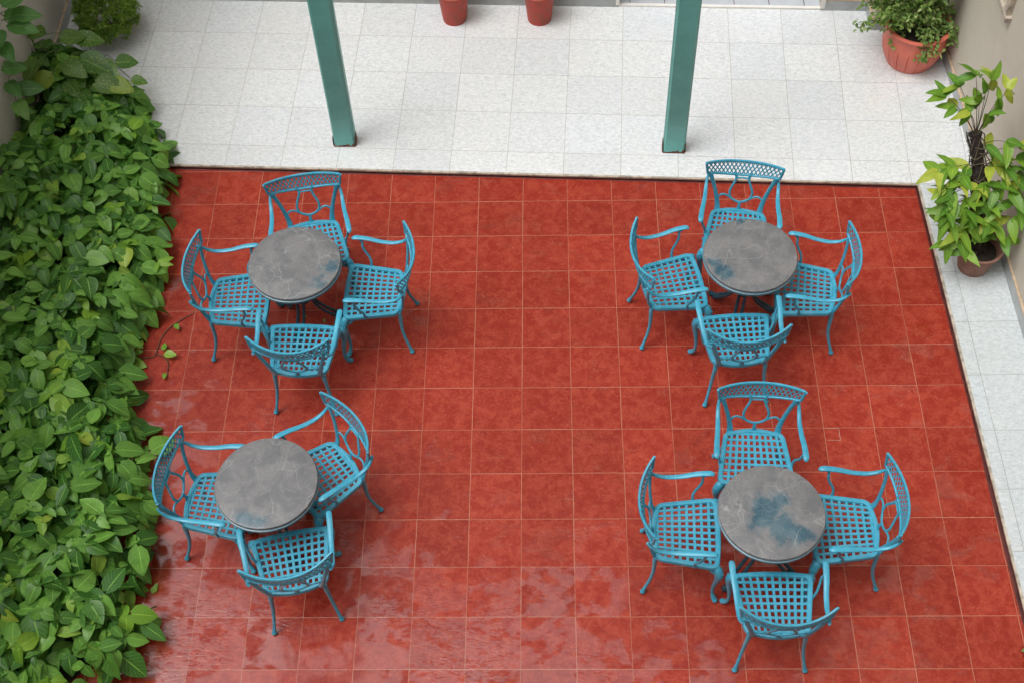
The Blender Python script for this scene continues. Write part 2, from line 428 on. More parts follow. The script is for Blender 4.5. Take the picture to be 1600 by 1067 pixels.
L_POT = mat_leaf('pole_plant_leaf', (.085, .22, .022), (.21, .36, .035), (.42, .47, .06), yf=.80, rough=.4)
L_BUSH = mat_leaf('shrub_leaf', (.13, .26, .035), (.24, .37, .055), (.40, .50, .09), yf=.88, rough=.6)
L_SMALL = mat_leaf('small_leaf', (.11, .21, .045), (.23, .33, .08), (.42, .48, .20), yf=.86, rough=.45)

# ---------------------------------------------------------------- ground, decks
g = MB(); g.prism([(-9, -12), (9, -12), (9, 6), (-9, 6)], -.10, -.02)
tag(g.build('ground', M_SOIL, smooth=0), kind='structure')
g = MB(); g.prism([(-3.9, -9), (3.3, -9), (3.3, .42), (-3.9, .42)], -.019, 0)
tag(g.build('red_floor', M_RED, smooth=0), kind='structure')

def edge_y(x): return .244 - .0495 * (x + .084)
def edge_x(y): return 2.961 - .0237 * (y - .08)
TZ = .035
CX, CY = 2.961, edge_y(2.961)
# deck (object axes follow its tile grid)
DA = -math.atan2(.0214, .435)
D0 = Vector((-2.728, .6034, 0))
def dl(x, y):
    v = Vector((x, y, 0)) - D0; return (v.x * cos(-DA) - v.y * sin(-DA), v.x * sin(-DA) + v.y * cos(-DA))
def back_y(x): return 2.165 - .0455 * (x + .1)
LIP = .014
g = MB(); g.prism([dl(-3.95, edge_y(-3.95) + LIP), dl(CX + LIP, CY + LIP), dl(3.95, edge_y(3.95) + LIP), dl(3.95, back_y(3.95) - .002), dl(-3.95, back_y(-3.95) - .002)], 0, TZ)
o = g.build('deck', M_DECK, smooth=0); o.location = D0; o.rotation_euler = (0, 0, DA); tag(o, kind='structure')
# side walkway
SA = .0122; S0 = Vector((3.10, -1.175, 0))
def sl(x, y):
    v = Vector((x, y, 0)) - S0; return (v.x * cos(-SA) - v.y * sin(-SA), v.x * sin(-SA) + v.y * cos(-SA))
g = MB(); g.prism([sl(edge_x(-9) + LIP, -9), sl(4, -9), sl(4, edge_y(4) + LIP - .003), sl(CX + LIP, CY + LIP - .003)], 0, TZ)
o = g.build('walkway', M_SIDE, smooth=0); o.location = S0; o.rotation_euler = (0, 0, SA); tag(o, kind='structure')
# raised edge: mortar lip over a dark red riser, built as one kerb
g = MB()
N = 40
def kerb_run(p, q, nx, ny, cur, z0, z1, w0, w1, wob):
    g.cur = cur; n = N; vs = []
    for i in range(n + 1):
        t = i / n; x = p[0] + (q[0] - p[0]) * t; y = p[1] + (q[1] - p[1]) * t
        e = random.uniform(-wob, wob)
        for (ww, z) in ((w0 + e, z0), (w0 + e, z1 - .002), (w0 + e + .003, z1 + e * .3), (w1, z1), (w1, z0)):
            vs.append((x + nx * ww, y + ny * ww, z))
    fs = []
    for i in range(n):
        for k in range(4): fs.append((i * 5 + k, (i + 1) * 5 + k, (i + 1) * 5 + k + 1, i * 5 + k + 1))
    g.add(vs, fs)
fa, fb = (-3.9, edge_y(-3.9)), (CX, CY)
kerb_run(fa, fb, .05, 1, 1, -.01, .021, 0, .012, .0005)
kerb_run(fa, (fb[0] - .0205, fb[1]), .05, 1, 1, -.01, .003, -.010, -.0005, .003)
kerb_run(fa, fb, .05, 1, 0, .021, TZ + .002, -.002, LIP, .0016)
ra, rb = (edge_x(-9), -9), (CX, CY)
kerb_run(ra, rb, 1, .02, 1, -.01, .021, 0, .012, .0005)
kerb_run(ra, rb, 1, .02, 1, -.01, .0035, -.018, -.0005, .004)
kerb_run(ra, rb, 1, .02, 0, .021, TZ + .002, -.002, LIP, .0016)
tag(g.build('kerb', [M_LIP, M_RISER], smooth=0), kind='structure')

# ---------------------------------------------------------------- walls
def wall_seg(mb, p, q, th, z0, z1):
    """wall box whose face runs p->q, thickness to the left of the direction"""
    p = Vector((*p, 0)); q = Vector((*q, 0)); d = (q - p).normalized(); n = Vector((-d.y, d.x, 0)) * th
    mb.prism([(p.x, p.y), (q.x, q.y), (q.x + n.x, q.y + n.y), (p.x + n.x, p.y + n.y)], z0, z1)
def skirt(parent, p, q, side=1):
    d = (Vector((*q, 0)) - Vector((*p, 0))).normalized(); n = Vector((d.y, -d.x, 0))
    g = MB(); p2 = (p[0] + n.x * .018, p[1] + n.y * .018); q2 = (q[0] + n.x * .018, q[1] + n.y * .018)
    wall_seg(g, p2, q2, .0165, TZ - .004, TZ + .10)
    o = g.build('skirting', M_SKIRT, parent, 0)
    g = MB(); L = (Vector(q) - Vector(p)).length
    pts = [(p[0] + n.x * .008 + d.x * L * i / 30, p[1] + n.y * .008 + d.y * L * i / 30, TZ + .107 + random.uniform(-.002, .002)) for i in range(31)]
    g.tube(pts, (.011, .009), 6)
    g.build('mortar_ledge', M_LEDGE, parent)
    return o
WH = 10.6
# right wall
rx = lambda y: 3.449 - .027 * (y + .64)
rw = thing('wall', (0, 0, 0)); g = MB(); wall_seg(g, (rx(2.6), 2.6), (rx(-9), -9), .2, -.02, 13)
g.build('plaster', M_WALLR, rw, 0); skirt(rw, (rx(1.76), 1.76), (rx(-9), -9))
tag(rw, 'cream plaster wall with flaking paint behind the pole plant and the salmon planter', 'wall')
# left wall
lw = thing('wall'); lx = -3.86; g = MB(); wall_seg(g, (lx, -9), (lx, 2.5), .2, -.02, 2.9)
g.build('plaster', M_WALLL, lw, 0); skirt(lw, (lx, .3), (lx, back_y(lx)))
tag(lw, 'dull grey plaster wall behind the vine bed', 'wall')
# back wall with the doorway
bw = thing('wall'); x0, x1 = .80, 2.47
g = MB()
def bseg(a, b, z0, z1, mb=g, off=0, th=.2): wall_seg(mb, (a, back_y(a) + off), (b, back_y(b) + off), th, z0, z1)
bseg(-4.1, x0, -.02, WH); bseg(x1, 3.7, -.02, WH); bseg(x0, x1, 2.2, WH)
g.build('plaster', M_WALLB, bw, 0)
skirt(bw, (-3.84, back_y(-3.84)), (x0 - .002, back_y(x0))); skirt(bw, (x1 + .002, back_y(x1)), (2.84, back_y(2.84)))
g = MB(); bseg(x0, x1, -.02, TZ + .018, g, -.014, .028); g.build('door_sill', M_SILL, bw, 0)
g = MB(); bseg(x0, x1, -.02, TZ + .006, g, .0155, 1.2); g.build('indoor_floor', M_INNER, bw, 0)
g = MB()
for i in range(6):
    xx = x0 + .09 + .29 * i
    if xx < x1 - .03: g.box((xx, back_y(xx) + .03, TZ + .0062), (xx + .006, back_y(xx) + 1.1, TZ + .0072))
g.build('floor_joint', M_RISER, bw, 0)
for xx in (x0 - .03, x1):
    g = MB(); bseg(xx, xx + .03, TZ + .0225, 2.2, g, -.022, .12); g.build('door_jamb', M_SILL, bw, 0)
tag(bw, 'pale back wall with grey skirting and a doorway with a white sill', 'wall')
# corner pilaster
pl = thing('pilaster'); px0, py0 = 2.86, 1.80
g = MB(); g.box((px0, py0, -.02), (3.39, 2.10, WH - .3)); g.build('plaster', M_WALLB, pl, 0)
skirt(pl, (px0 - .018, py0), (3.37, py0 - .01)); skirt(pl, (px0, back_y(px0) - .02), (px0, py0 + .001))
tag(pl, 'beige plastered pilaster with grey skirting in the corner behind the salmon planter', 'pilaster')
def on_wall(px, py):
    d = X * ((px - 800) / FPX) + Vector(RY) * ((py - 533.5) / FPX) + Vector(RZ); return CAM + d * ((3.40 - CAM.x) / d.x)
wn = thing('window'); qa, qb, qc = on_wall(1578, 30), on_wall(1600, 44), on_wall(1552, 0)
g = MB(); g.box((3.372, qa.y, qa.z - .035), (3.44, 2.2, qa.z)); g.build('sill', M_LIP, wn, 0)
g = MB(); zf = qb.z + .05
g.box((3.375, qa.y + .03, qa.z + .0005), (3.43, qa.y + .085, qa.z + 1.25)); g.box((3.375, qa.y + .0855, qa.z + 1.19), (3.43, 2.16, qa.z + 1.25)); g.box((3.377, qa.y + .0855, qa.z + .16), (3.43, 2.16, qa.z + .215))
g.build('frame', M_LIP, wn, 0)
g = MB(); g.box((3.405, qa.y + .086, qa.z + .2155), (3.412, 2.15, qa.z + 1.1895)); g.build('pane', M_INNER, wn, 0)
tag(wn, 'white framed window with a marble sill on the cream wall above the salmon planter', 'window')
fw = thing('wall'); g = MB(); g.box((-4.1, -8.4, -.02), (3.8, -8.2, 9.2)); g.box((-4.1, -8.2, 6.25), (3.8, -7.05, 6.4)); g.build('plaster', M_WALLB, fw, 0)  # unseen courtyard side behind the camera, added to hold back low sky light
tag(fw, 'unseen pale wall with a gallery slab closing the courtyard behind the camera, added to cut low sky light', 'wall')

# ---------------------------------------------------------------- green posts
def make_post():
    t = thing('steel_post')
    hw, hd, c = .081, .052, .014
    sec = [(-hw + c, -hd), (hw - c, -hd), (hw, -hd + c), (hw, hd - c), (hw - c, hd), (-hw + c, hd), (-hw, hd - c), (-hw, -hd + c)]
    g = MB(); g.prism(sec, TZ + .012, 5.2); g.build('shaft', M_GREEN, t, 0)
    g = MB()
    for sx in (-1, 1):
        g.prism([(sx * .081 - .0015, -.030), (sx * .081 + .0035 * sx + .0015, -.030), (sx * .081 + .0035 * sx + .0015, .03), (sx * .081 - .0015, .03)], TZ + .012, 5.1)
    g.build('weld_seam', M_GREEN, t, 0)
    for sx in (-1, 1):
        g = MB(); a, b = sorted((sx * .0855, sx * .0895)); g.box((a, -.045, TZ), (b, .03, TZ + .085)); g.box((a - .003, -.012, TZ + .045), (b + .003, .0, TZ + .057)); g.build('foot_bracket', M_RUST, t, 0)
    g = MB(); n = 26; ring = []
    per = [(-hw, -hd), (hw, -hd), (hw, hd), (-hw, hd)]
    vs = []; cnt = 0
    for k in range(4):
        a, b = per[k], per[(k + 1) % 4]
        for i in range(n // 2):
            tt = i / (n // 2); x = a[0] + (b[0] - a[0]) * tt; y = a[1] + (b[1] - a[1]) * tt
            s1 = 1.035; h = TZ + .008 + random.random() ** 3 * .035
            vs += [(x * 1.035, y * 1.06, TZ - .002), (x * 1.018, y * 1.03, h), (x * .97, y * .97, h + .001)]; cnt += 1
    fs = []
    for i in range(cnt):
        j = (i + 1) % cnt; fs += [(i * 3, j * 3, j * 3 + 1, i * 3 + 1), (i * 3 + 1, j * 3 + 1, j * 3 + 2, i * 3 + 2)]
    g.add(vs, fs); g.build('rusty_foot', M_RUST, t, 0)
    return t
def copy_thing(src, lab=None, group=None):
    r = src.copy(); COL.objects.link(r)
    for ch in list(src.children):
        c = ch.copy(); COL.objects.link(c); c.parent = r
        for gch in ch.children:
            d = gch.copy(); COL.objects.link(d); d.parent = c
    if lab: r['label'] = lab
    if group: r['group'] = group
    return r
p1 = make_post(); p1.location = (-1.385, .600, 0); p1.rotation_euler = (0, 0, radians(-1))
tag(p1, 'green painted steel post with rusty foot, on the side toward the vine bed', 'post', 'green posts at the edge of the white deck')
p2 = copy_thing(p1); p2.location = (1.158, .492, 0); p2.rotation_euler = (0, 0, radians(-2.8))
p2['label'] = 'green painted steel post with rusty foot, on the side toward the potted plants'

# ---------------------------------------------------------------- chair
SZ = .425
def seat_outline(inset=0, n=7):
    fx, fy, bx, by = .239 - inset, .199 - inset, .188 - inset, -.184 + inset
    R = .045
    cor = [(-fx, fy), (fx, fy), (bx, by), (-bx, by)]
    out = []
    for i, c in enumerate(cor):
        p, q = Vector(cor[i - 1]), Vector(cor[(i + 1) % 4]); c = Vector(c)
        a = c + (p - c).normalized() * R; b = c + (q - c).normalized() * R
        for k in range(n + 1):
            t = k / n; out.append(a * (1 - t) ** 2 + c * 2 * t * (1 - t) + b * t * t)
        if i in (0, 2):           # bowed front and back edge
            a2 = b; b2 = q + (c - q).normalized() * R
            for k in range(1, 8):
                t = k / 8; m = a2 * (1 - t) + b2 * t
                m.y += (.010 if i == 0 else -.020) * 4 * t * (1 - t); out.append(m)
    return out
def back_pt(x, z, off=0):
    t = (z - .43) / .375
    return Vector((x, -.197 - .098 * t + .088 * max(t, 0) * (x / .262) ** 2 + off, z))
def make_chair():
    t = thing('armchair')
    # seat: rolled frame and flat lattice
    g = MB(); out = seat_outline(.014)
    g.tube([(p.x, p.y, SZ - .016) for p in out], (.0165, .019), 10, closed=True, sq=.55)
    seat = g.build('seat_frame', M_BLUE, t, 50)
    g = MB(); fx, bx, fy, by = .222, .172, .186, -.170
    nx, ny = 11, 9
    for i in range(nx + 0):
        u = -1 + 2 * (i + .0) / (nx - 1); wdt = .0088
        u *= .985
        g.box((-wdt, 0, -.003), (wdt, 1, .0025), Matrix(((1, 0, 0, 0), (0, 1, 0, 0), (0, 0, 1, 0), (0, 0, 0, 1)))) if False else None
        x0, x1 = u * bx * 1.0, u * fx * 1.0
        ye = by + .012 * (abs(u) > .9) - .012 * (1 - u * u)
        g.add([(x0 - wdt, ye, SZ - .009), (x0 + wdt, ye, SZ - .009), (x1 + wdt, fy, SZ - .009), (x1 - wdt, fy, SZ - .009),
               (x0 - wdt + .002, ye, SZ - .003), (x0 + wdt - .002, ye, SZ - .003), (x1 + wdt - .002, fy, SZ - .003), (x1 - wdt + .002, fy, SZ - .003)],
              [(3, 2, 1, 0), (4, 5, 6, 7), (0, 1, 5, 4), (1, 2, 6, 5), (2, 3, 7, 6), (3, 0, 4, 7)])
    for j in range(ny):
        v = j / (ny - 1); y = by + .004 + (fy - by - .004) * v; hw = bx + (fx - bx) * v; wd = .0088
        if j == 0: hw -= .018
        g.add([(-hw, y - wd, SZ - .0097), (hw, y - wd, SZ - .0097), (hw, y + wd, SZ - .0097), (-hw, y + wd, SZ - .0097),
               (-hw, y - wd + .002, SZ - .0043), (hw, y - wd + .002, SZ - .0043), (hw, y + wd - .002, SZ - .0043), (-hw, y + wd - .002, SZ - .0043)],
              [(3, 2, 1, 0), (4, 5, 6, 7), (0, 1, 5, 4), (1, 2, 6, 5), (2, 3, 7, 6), (3, 0, 4, 7)])
    # cast bosses on the crossings
    g.build('seat_lattice', M_BLUE, t, 0)
    # top rail
    HW = .262
    ztop = lambda x: .807 + .043 * (x / HW) ** 2
    zbot = lambda x: ztop(x) - .108 + .010 * (x / HW) ** 2
    g = MB(); n = 24
    def rp(s, v):     # s -1..1 across, v 0 bottom..1 top
        hw = HW * (.94 + .06 * v); x = s * hw; z = zbot(x) * (1 - v) + ztop(x) * v; return back_pt(x, z)
    top = [rp(-1 + 2 * i / n, 1) for i in range(n + 1)]; bot = [rp(-1 + 2 * i / n, 0) for i in range(n + 1)]
    g.tube(top, (.0085, .0105), 8, sq=.7); g.tube(bot, (.0075, .0085), 8, sq=.7)
    for s in (-1, 1): g.tube([rp(s, v / 4) for v in range(5)], (.0095, .0085), 8, ref=(0, 1, 0), sq=.8)
    rail = g.build('top_rail', M_BLUE, t, 50)
    g = MB(); K = 18; rise = 3.1 / K
    for fam in (-1, 1):
        for k in range(-4, K + 4):
            pts = []
            for q in range(7):
                v = q / 6; s = -1 + 2 * (k + .5) / K + fam * (v - .5) * rise * 1.35 * 1
                if -1.0 <= s <= 1.0: pts.append(rp(s, v) + Vector((0, .0008 * fam, 0)))
            if len(pts) > 1: g.tube(pts, (.0056, .0026), 4, ref=(0, 1, 0))
    g.build('lattice_panel', M_BLUE, rail, 40)
    # uprights, lyre splat with side scrolls
    for s in (-1, 1):
        g = MB(); pts = [back_pt(s * x, z) for x, z in ((.148, .408), (.153, .46), (.170, .54), (.191, .62), (.209, .68), (.226, .735))]
        pts[0].y += .006
        g.tube(smooth_path(pts, 3), smooth_val([(.023, .010), (.018, .010), (.0145, .010), (.0135, .010), (.0145, .010), (.019, .010)], 3), 8, ref=(0, 1, 0), sq=.8)
        g.build('back_post', M_BLUE, t, 50)
    g = MB(); R_ = (.0078, .0066)
    for s in (-1, 1):
        pts = [back_pt(s * x, z) for x, z in ((.058, .712), (.045, .688), (.047, .655), (.068, .60), (.078, .56), (.066, .515), (.030, .488), (0, .482))]
        g.tube(smooth_path(pts, 4), smooth_val([(.017, .007), (.011, .007), (.0085, .007), (.0085, .007), (.0085, .007), (.0085, .007), (.009, .007), (.010, .007)], 4), 7, ref=(0, 1, 0))
        pts = [back_pt(s * x, z) for x, z in ((.020, .486), (.060, .507), (.100, .534), (.130, .537), (.150, .518), (.162, .512))]
        g.tube(smooth_path(pts, 4), R_, 7, ref=(0, 1, 0))
    g.tube([back_pt(x, .676) for x in (-.046, 0, .046)], (.0065, .0065), 7, ref=(0, 1, 0))
    g.tube([back_pt(0, .487), back_pt(0, .455) + Vector((0, .003, 0)), Vector((0, -.196, .418))], [(.012, .007), (.010, .007), (.020, .008)], 8, ref=(0, 1, 0))
    g.build('lyre_splat', M_BLUE, t, 50)
    # arms
    for s in (-1, 1):
        g = MB()
        a = [(s * .232, -.246, .722), (s * .243, -.222, .692), (s * .247, -.180, .656), (s * .248, -.115, .640), (s * .253, -.03, .646), (s * .261, .05, .663), (s * .265, .125, .670), (s * .265, .150, .665), (s * .265, .159, .658)]
        g.tube(smooth_path(a, 4), smooth_val([(.008, .008), (.010, .008), (.0125, .008), (.0145, .008), (.0155, .008), (.017, .009), (.0185, .009), (.016, .009), (.008, .006)], 4), 10, sq=.85)
        arm = g.build('armrest', M_BLUE, t, 50)
        g = MB()
        a = [(s * .264, .112, .660), (s * .260, .094, .628), (s * .252, .094, .590), (s * .246, .078, .540), (s * .236, .054, .495), (s * .226, .046, .455), (s * .221, .050, .408)]
        g.tube(smooth_path(a, 3), smooth_val([(.012, .010), (.008, .008), (.009, .009), (.0085, .0085), (.008, .008), (.0085, .0085), (.012, .009)], 3), 8, ref=(1, 0, 0))
        g.build('arm_support', M_BLUE, arm, 50)
    # legs
    for s in (-1, 1):
        g = MB()
        a = [(s * .196, .164, .405), (s * .224, .188, .388), (s * .238, .198, .345), (s * .236, .196, .285), (s * .227, .188, .210), (s * .221, .183, .130), (s * .224, .185, .070), (s * .236, .194, .034), (s * .247, .203, .018)]
        g.tube(smooth_path(a, 4), smooth_val([.020, .027, .028, .021, .0145, .0115, .0115, .016, .017], 4), 10, ref=(1, 0, 0))
        g.ball((s * .248, .204, .0175), .0185, 10, .9)
        # carved knee brackets: scrolls running along the rails
        for (dx, dy) in ((-s, 0), (-s * .13, -1)):
            b = [(s * .232 + dx * .000, .196 + dy * .000, .335), (s * .226 + dx * .025, .190 + dy * .025, .352), (s * .222 + dx * .052, .186 + dy * .052, .376), (s * .222 + dx * .072, .188 + dy * .072, .385),
                 (s * .222 + dx * .080, .188 + dy * .080, .398)]
            g.tube(smooth_path(b, 3), smooth_val([.012, .011, .0085, .0075, .009], 3), 7, ref=(0, 0, 1))
            for q in range(3):
                g.ball((s * .230 + dx * (.020 + .018 * q), .198 + dy * (.020 + .018 * q), .357 + .012 * q), .0085 - .001 * q, 8)
        for q in range(4): g.ball((s * (.247 - .002 * q), .214 - .003 * q, .375 - .022 * q), .0085 - .001 * q, 8)
        g.build('leg', M_BLUE, t, 60)
        g = MB()
        a = [(s * .158, -.172, .405), (s * .163, -.180, .365), (s * .168, -.180, .30), (s * .174, -.183, .22), (s * .184, -.197, .14), (s * .197, -.220, .065), (s * .205, -.232, .026), (s * .207, -.235, .018)]
        g.tube(smooth_path(a, 4), smooth_val([.018, .0155, .013, .0118, .0105, .010, .014, .015], 4), 9, ref=(1, 0, 0))
        g.ball((s * .207, -.235, .0165), .0175, 10, .9)
        g.build('leg', M_BLUE, t, 60)
    return t
CH = {
 'BRb': (1.478, -3.452, -.6), 'BRt': (1.457, -2.468, 177.4), 'BRl': (.992, -2.983, -92.4), 'BRr': (1.941, -2.96, 89.5),
 'TRt': (1.503, -.654, 172.4), 'TRl': (1.025, -1.114, -80.1), 'TRr': (1.922, -1.171, 81.6), 'TRb': (1.421, -1.581, 3.6),
 'TLt': (-1.453, -.729, 190.2), 'TLl': (-1.916, -1.216, -88.4), 'TLr': (-.992, -1.158, 88), 'TLb': (-1.444, -1.637, -2.6),
 'BLl': (-1.849, -2.767, -96.7), 'BLr': (-1.215, -2.583, 127.1), 'BLb': (-1.347, -3.17, 12.3)}
W4 = {'TL': 'at the far table beside the vine bed', 'TR': 'at the far table beside the walkway', 'BL': 'at the near table with only three chairs', 'BR': 'at the table with the large wet patch'}
POS = {'t': 'turquoise armchair facing the camera %s', 'b': 'turquoise armchair with back to camera %s',
       'l': 'turquoise armchair on the left %s', 'r': 'turquoise armchair on the right %s'}
ch0 = make_chair(); first = True
for k, (x, y, a) in CH.items():
    c = ch0 if first else copy_thing(ch0); first = False
    c.location = (x, y, 0); c.rotation_euler = (0, 0, radians(a))
    tag(c, POS[k[2]] % W4[k[:2]], 'chair', 'turquoise cast metal armchairs around the tables')

# ---------------------------------------------------------------- tables
def make_table(name_mat, x, y, a):
    t = thing('bistro_table', (x, y, 0), a)
    g = MB(); R = .308; z1 = .712
    g.lathe([(.05, z1 - .024), (R - .006, z1 - .024), (R - .001, z1 - .020), (R, z1 - .008), (R - .003, z1 - .002), (R - .010, z1), (.14, z1 + .0004), (1e-4, z1 + .0004)], 72)
    g.build('tabletop', name_mat, t, 30)
    g = MB(); rz = z1 - .036
    g.lathe([(R - .040, rz - .022), (R - .008, rz - .022), (R + .002, rz - .014), (R - .003, rz - .006), (R + .006, rz + .002), (R + .006, rz + .008), (R - .001, rz + .0115), (R - .040, rz + .0115)], 72)
    g.build('metal_rim', M_IRONB, t, 40)
    g = MB()
    for k in range(4):
        th = k * pi / 2 + pi / 4; g.tube([(.03 * cos(th), .03 * sin(th), rz - .006), ((R - .03) * cos(th), (R - .03) * sin(th), rz - .006)], (.014, .006), 6)
    g.lathe([(.03, .30), (.05, .305), (.05, .32), (.03, .325)], 20)
    g.build('brace', M_IRON, t, 40)
    for k in range(3):
        th = k * 2 * pi / 3; c_, s_ = cos(th), sin(th); g = MB()
        for off in (-.022, .022):
            a_ = [(.20, .675), (.165, .60), (.105, .50), (.062, .40), (.058, .31), (.085, .22), (.135, .14), (.190, .075), (.225, .035)]
            g.tube(smooth_path([(r * c_ - off * s_, r * s_ + off * c_, z) for r, z in a_], 3), smooth_val([.011, .010, .010, .010, .011, .011, .0115, .0125, .013], 3), 7)
        g.tube(smooth_path([(r * c_, r * s_, z) for r, z in ((.19, .07), (.225, .045), (.255, .03), (.272, .022))], 3), smooth_val([.013, .016, .019, .018], 3), 8)
        g.ball((.272 * c_, .272 * s_, .021), .0215, 10, .95)
        g.build('leg', M_IRON, t, 60)
    return t
M_IRONB = simple('grey_teal_rim', (.075, .17, .22), .35, .4, 30, col2=(.13, .22, .26))
TB = [('TL', -1.502, -1.13, .25, [(516, 419, .050), (506, 431, .025), (496, 443, .048)], 'grey stone bistro table with small wet patches at its edge, beside the far vine bed'),
      ('TR', 1.521, -1.10, 2.3, [(1116, 411, .034), (1135, 430, .045), (1125, 422, .03), (1155, 344, .035)], 'grey stone bistro table with two small dark wet patches on its rim, near the walkway'),
      ('BL', -1.502, -2.79, .9, [(385, 808, .055), (402, 813, .045)], 'grey stone bistro table with only three chairs, one wet patch at its front edge'),
      ('BR', 1.468, -3.0, 1.7, [(1202, 795, .085), (1222, 822, .10), (1245, 835, .07), (1196, 815, .07), (1216, 782, .06)], 'grey stone bistro table with a large dark wet patch across its middle')]
for i, (k, x, y, a, sp, lab) in enumerate(TB):
    sp2 = []
    for u, v, r in sp:          # into the table's own axes
        q = at(u, v, .712); u, v = q.x - x, q.y - y
        sp2.append((u * cos(-a) - v * sin(-a), u * sin(-a) + v * cos(-a), r))
    tb = make_table(mat_stone('stone_top', i + 1, sp2), x, y, a)
    tag(tb, lab, 'table', 'round stone topped bistro tables')

# ---------------------------------------------------------------- pots
def pot(name, mat, r0, r1, h, loc, lab, cat, group=None, rim=.012, ribs=0, belly=0, soil=True, band=0):
    t = thing(name, loc); g = MB()
    pr = []
    n = 10
    for i in range(n + 1):
        u = i / n; r = r0 + (r1 - r0) * u + belly * sin(pi * min(1, u * 1.15)) * (1 if u < .87 else 0)
        pr.append((r, u * h))
    th = max(.008, rim)
    if band: pr = [(r + (band if z > h * .80 else 0), z) for r, z in pr]; pr.insert(9, (pr[8][0] + .001, h * .795))
    pr.sort(key=lambda q: q[1])
    pr += [(r1 + rim * .6 + band, h + .002), (r1 + rim * .6 + band, h + .014), (r1 + band - .002, h + .018), (r1 - th + band, h + .012), (r1 - th - .01, h - .04), (r1 - th - .02, h - .10)]
    wob = (lambda a, z: 1 - .035 * (1 if (h * .03 < z < h * .62 and abs(((a * ribs / (2 * pi)) % 1) - .5) < .055) else 0)) if ribs else None
    g.lathe([(1e-4, 0)] + pr, 216 if ribs else 40, wob=wob); g.build('pot_body', mat, t, 40)
    g = MB(); g.lathe([(r1 - th - .012, h - .05), (r1 * .5, h - .04), (1e-4, h - .035)], 24); g.build('soil', M_SOIL, t, 40)
    tag(t, lab, cat, group); return t
def stems(mb, paths, r=.003, n=5):
    for p in paths: mb.tube(smooth_path(p, 4), smooth_val([r] * (len(p) - 1) + [r * .5], 4), n)

pa = at(710, 42, TZ); pb = at(843, 42, TZ)
for i, (p, lab) in enumerate(((pa, 'red clay flower pot at the back wall, nearer the vine bed side'), (pb, 'red clay flower pot at the back wall, nearer the doorway'))):
    loc = (p.x, p.y + .100, TZ)
    pot('flower_pot', M_TERRA, .098, .128, .29, loc, lab, 'flower pot', 'small red clay pots by the back wall', band=.006)
    t = thing('potted_seedling', (loc[0], loc[1], TZ + .25))
    g = MB(); ps = []
    for k in range(4):
        a = random.uniform(0, 2 * pi); ps.append([(0.01 * cos(a), .01 * sin(a), 0), (.03 * cos(a), .02 * sin(a), .15), (.07 * cos(a), .04 * sin(a) - .0, .34)])
    stems(g, ps, .005); g.build('stem', M_BARK, t)
    g = MB()
    for q in range(70):
        p_ = random.choice(ps); u = random.uniform(.55, 1); b = Vector(p_[1]) * (1 - u) + Vector(p_[2]) * u; a = random.uniform(0, 2 * pi)
        g.leaf(b, (cos(a), sin(a) * .6, random.uniform(0, .6)), (0, 0, 1), .06, .03, seg=4, heart=0)
    g.build('foliage', L_SMALL, t)
    tag(t, 'small leafy plant growing in the red clay pot ' + ('nearer the vine bed side' if i == 0 else 'nearer the doorway'), 'plant', 'plants in the small clay pots')

# large salmon planter with its bushy plant
p = at(1426, 117, TZ); PC = Vector((p.x, p.y + .19, TZ))
pot('planter', M_PLAST, .185, .250, .36, PC, 'large ribbed salmon plastic planter standing in the corner of the white deck', 'planter', ribs=18, belly=.030, rim=.022)
t = thing('bushy_plant', (PC.x, PC.y, TZ + .32)); g = MB(); ps = []
for k in range(60):
    a = random.uniform(0, 2 * pi); s_ = random.random() ** .7; out = .08 + .46 * s_; h = .12 + random.random() * .62 * (1.1 - s_ * .6)
    if sin(a) > .3: out *= .55
    if sin(a) < -.3: out *= .50; h *= .9
    if cos(a) > .4: out *= .68
    if cos(a) < -.5: out *= 1.15
    droop = random.uniform(.0, .25) * s_
    ps.append([(.05 * cos(a), .05 * sin(a), -.01), (.45 * out * cos(a), .45 * out * sin(a), h * .8), (out * cos(a), out * sin(a), h - droop)])
for (dx, dy, dz) in [(random.uniform(-.52, -.18), random.uniform(-.22, .25), random.uniform(.12, .50)) for _ in range(26)] + [(random.uniform(-.2, .22), random.uniform(-.1, .2), random.uniform(.45, .80)) for _ in range(16)]:
    ps.append([(-.03, 0, -.01), (dx * .45, dy * .45, max(dz * .8, .2)), (dx, dy, dz)])
for k in range(5):     # hanging over the rim toward the camera
    a = random.uniform(-pi * .70, -pi * .12); out = random.uniform(.26, .33); ps.append([(.1 * cos(a), .1 * sin(a), 0), (.22 * cos(a), .22 * sin(a), .12), (out * cos(a), out * sin(a), random.uniform(-.10, .04))])
stems(g, ps, .004); g.build('stem', M_BARK, t)
g = MB()
for p_ in ps:
    sp_ = smooth_path(p_, 6)
    for q in range(random.randint(40, 58)):
        i = random.randint(3, len(sp_) - 1); b = sp_[i] + Vector([random.gauss(0, .022) for _ in range(3)])
        d = Vector((random.uniform(-1, 1), random.uniform(-1, 1), random.uniform(-.6, .5)))
        g.leaf(b, d, (random.uniform(-.6, .6), random.uniform(-.8, .3), 1), random.uniform(.030, .052), random.uniform(.016, .028), seg=3, heart=0, fold=.3)
g.build('foliage', L_SMALL, t)
tag(t, 'bushy small leaved plant spilling over the rim of the salmon planter', 'plant')

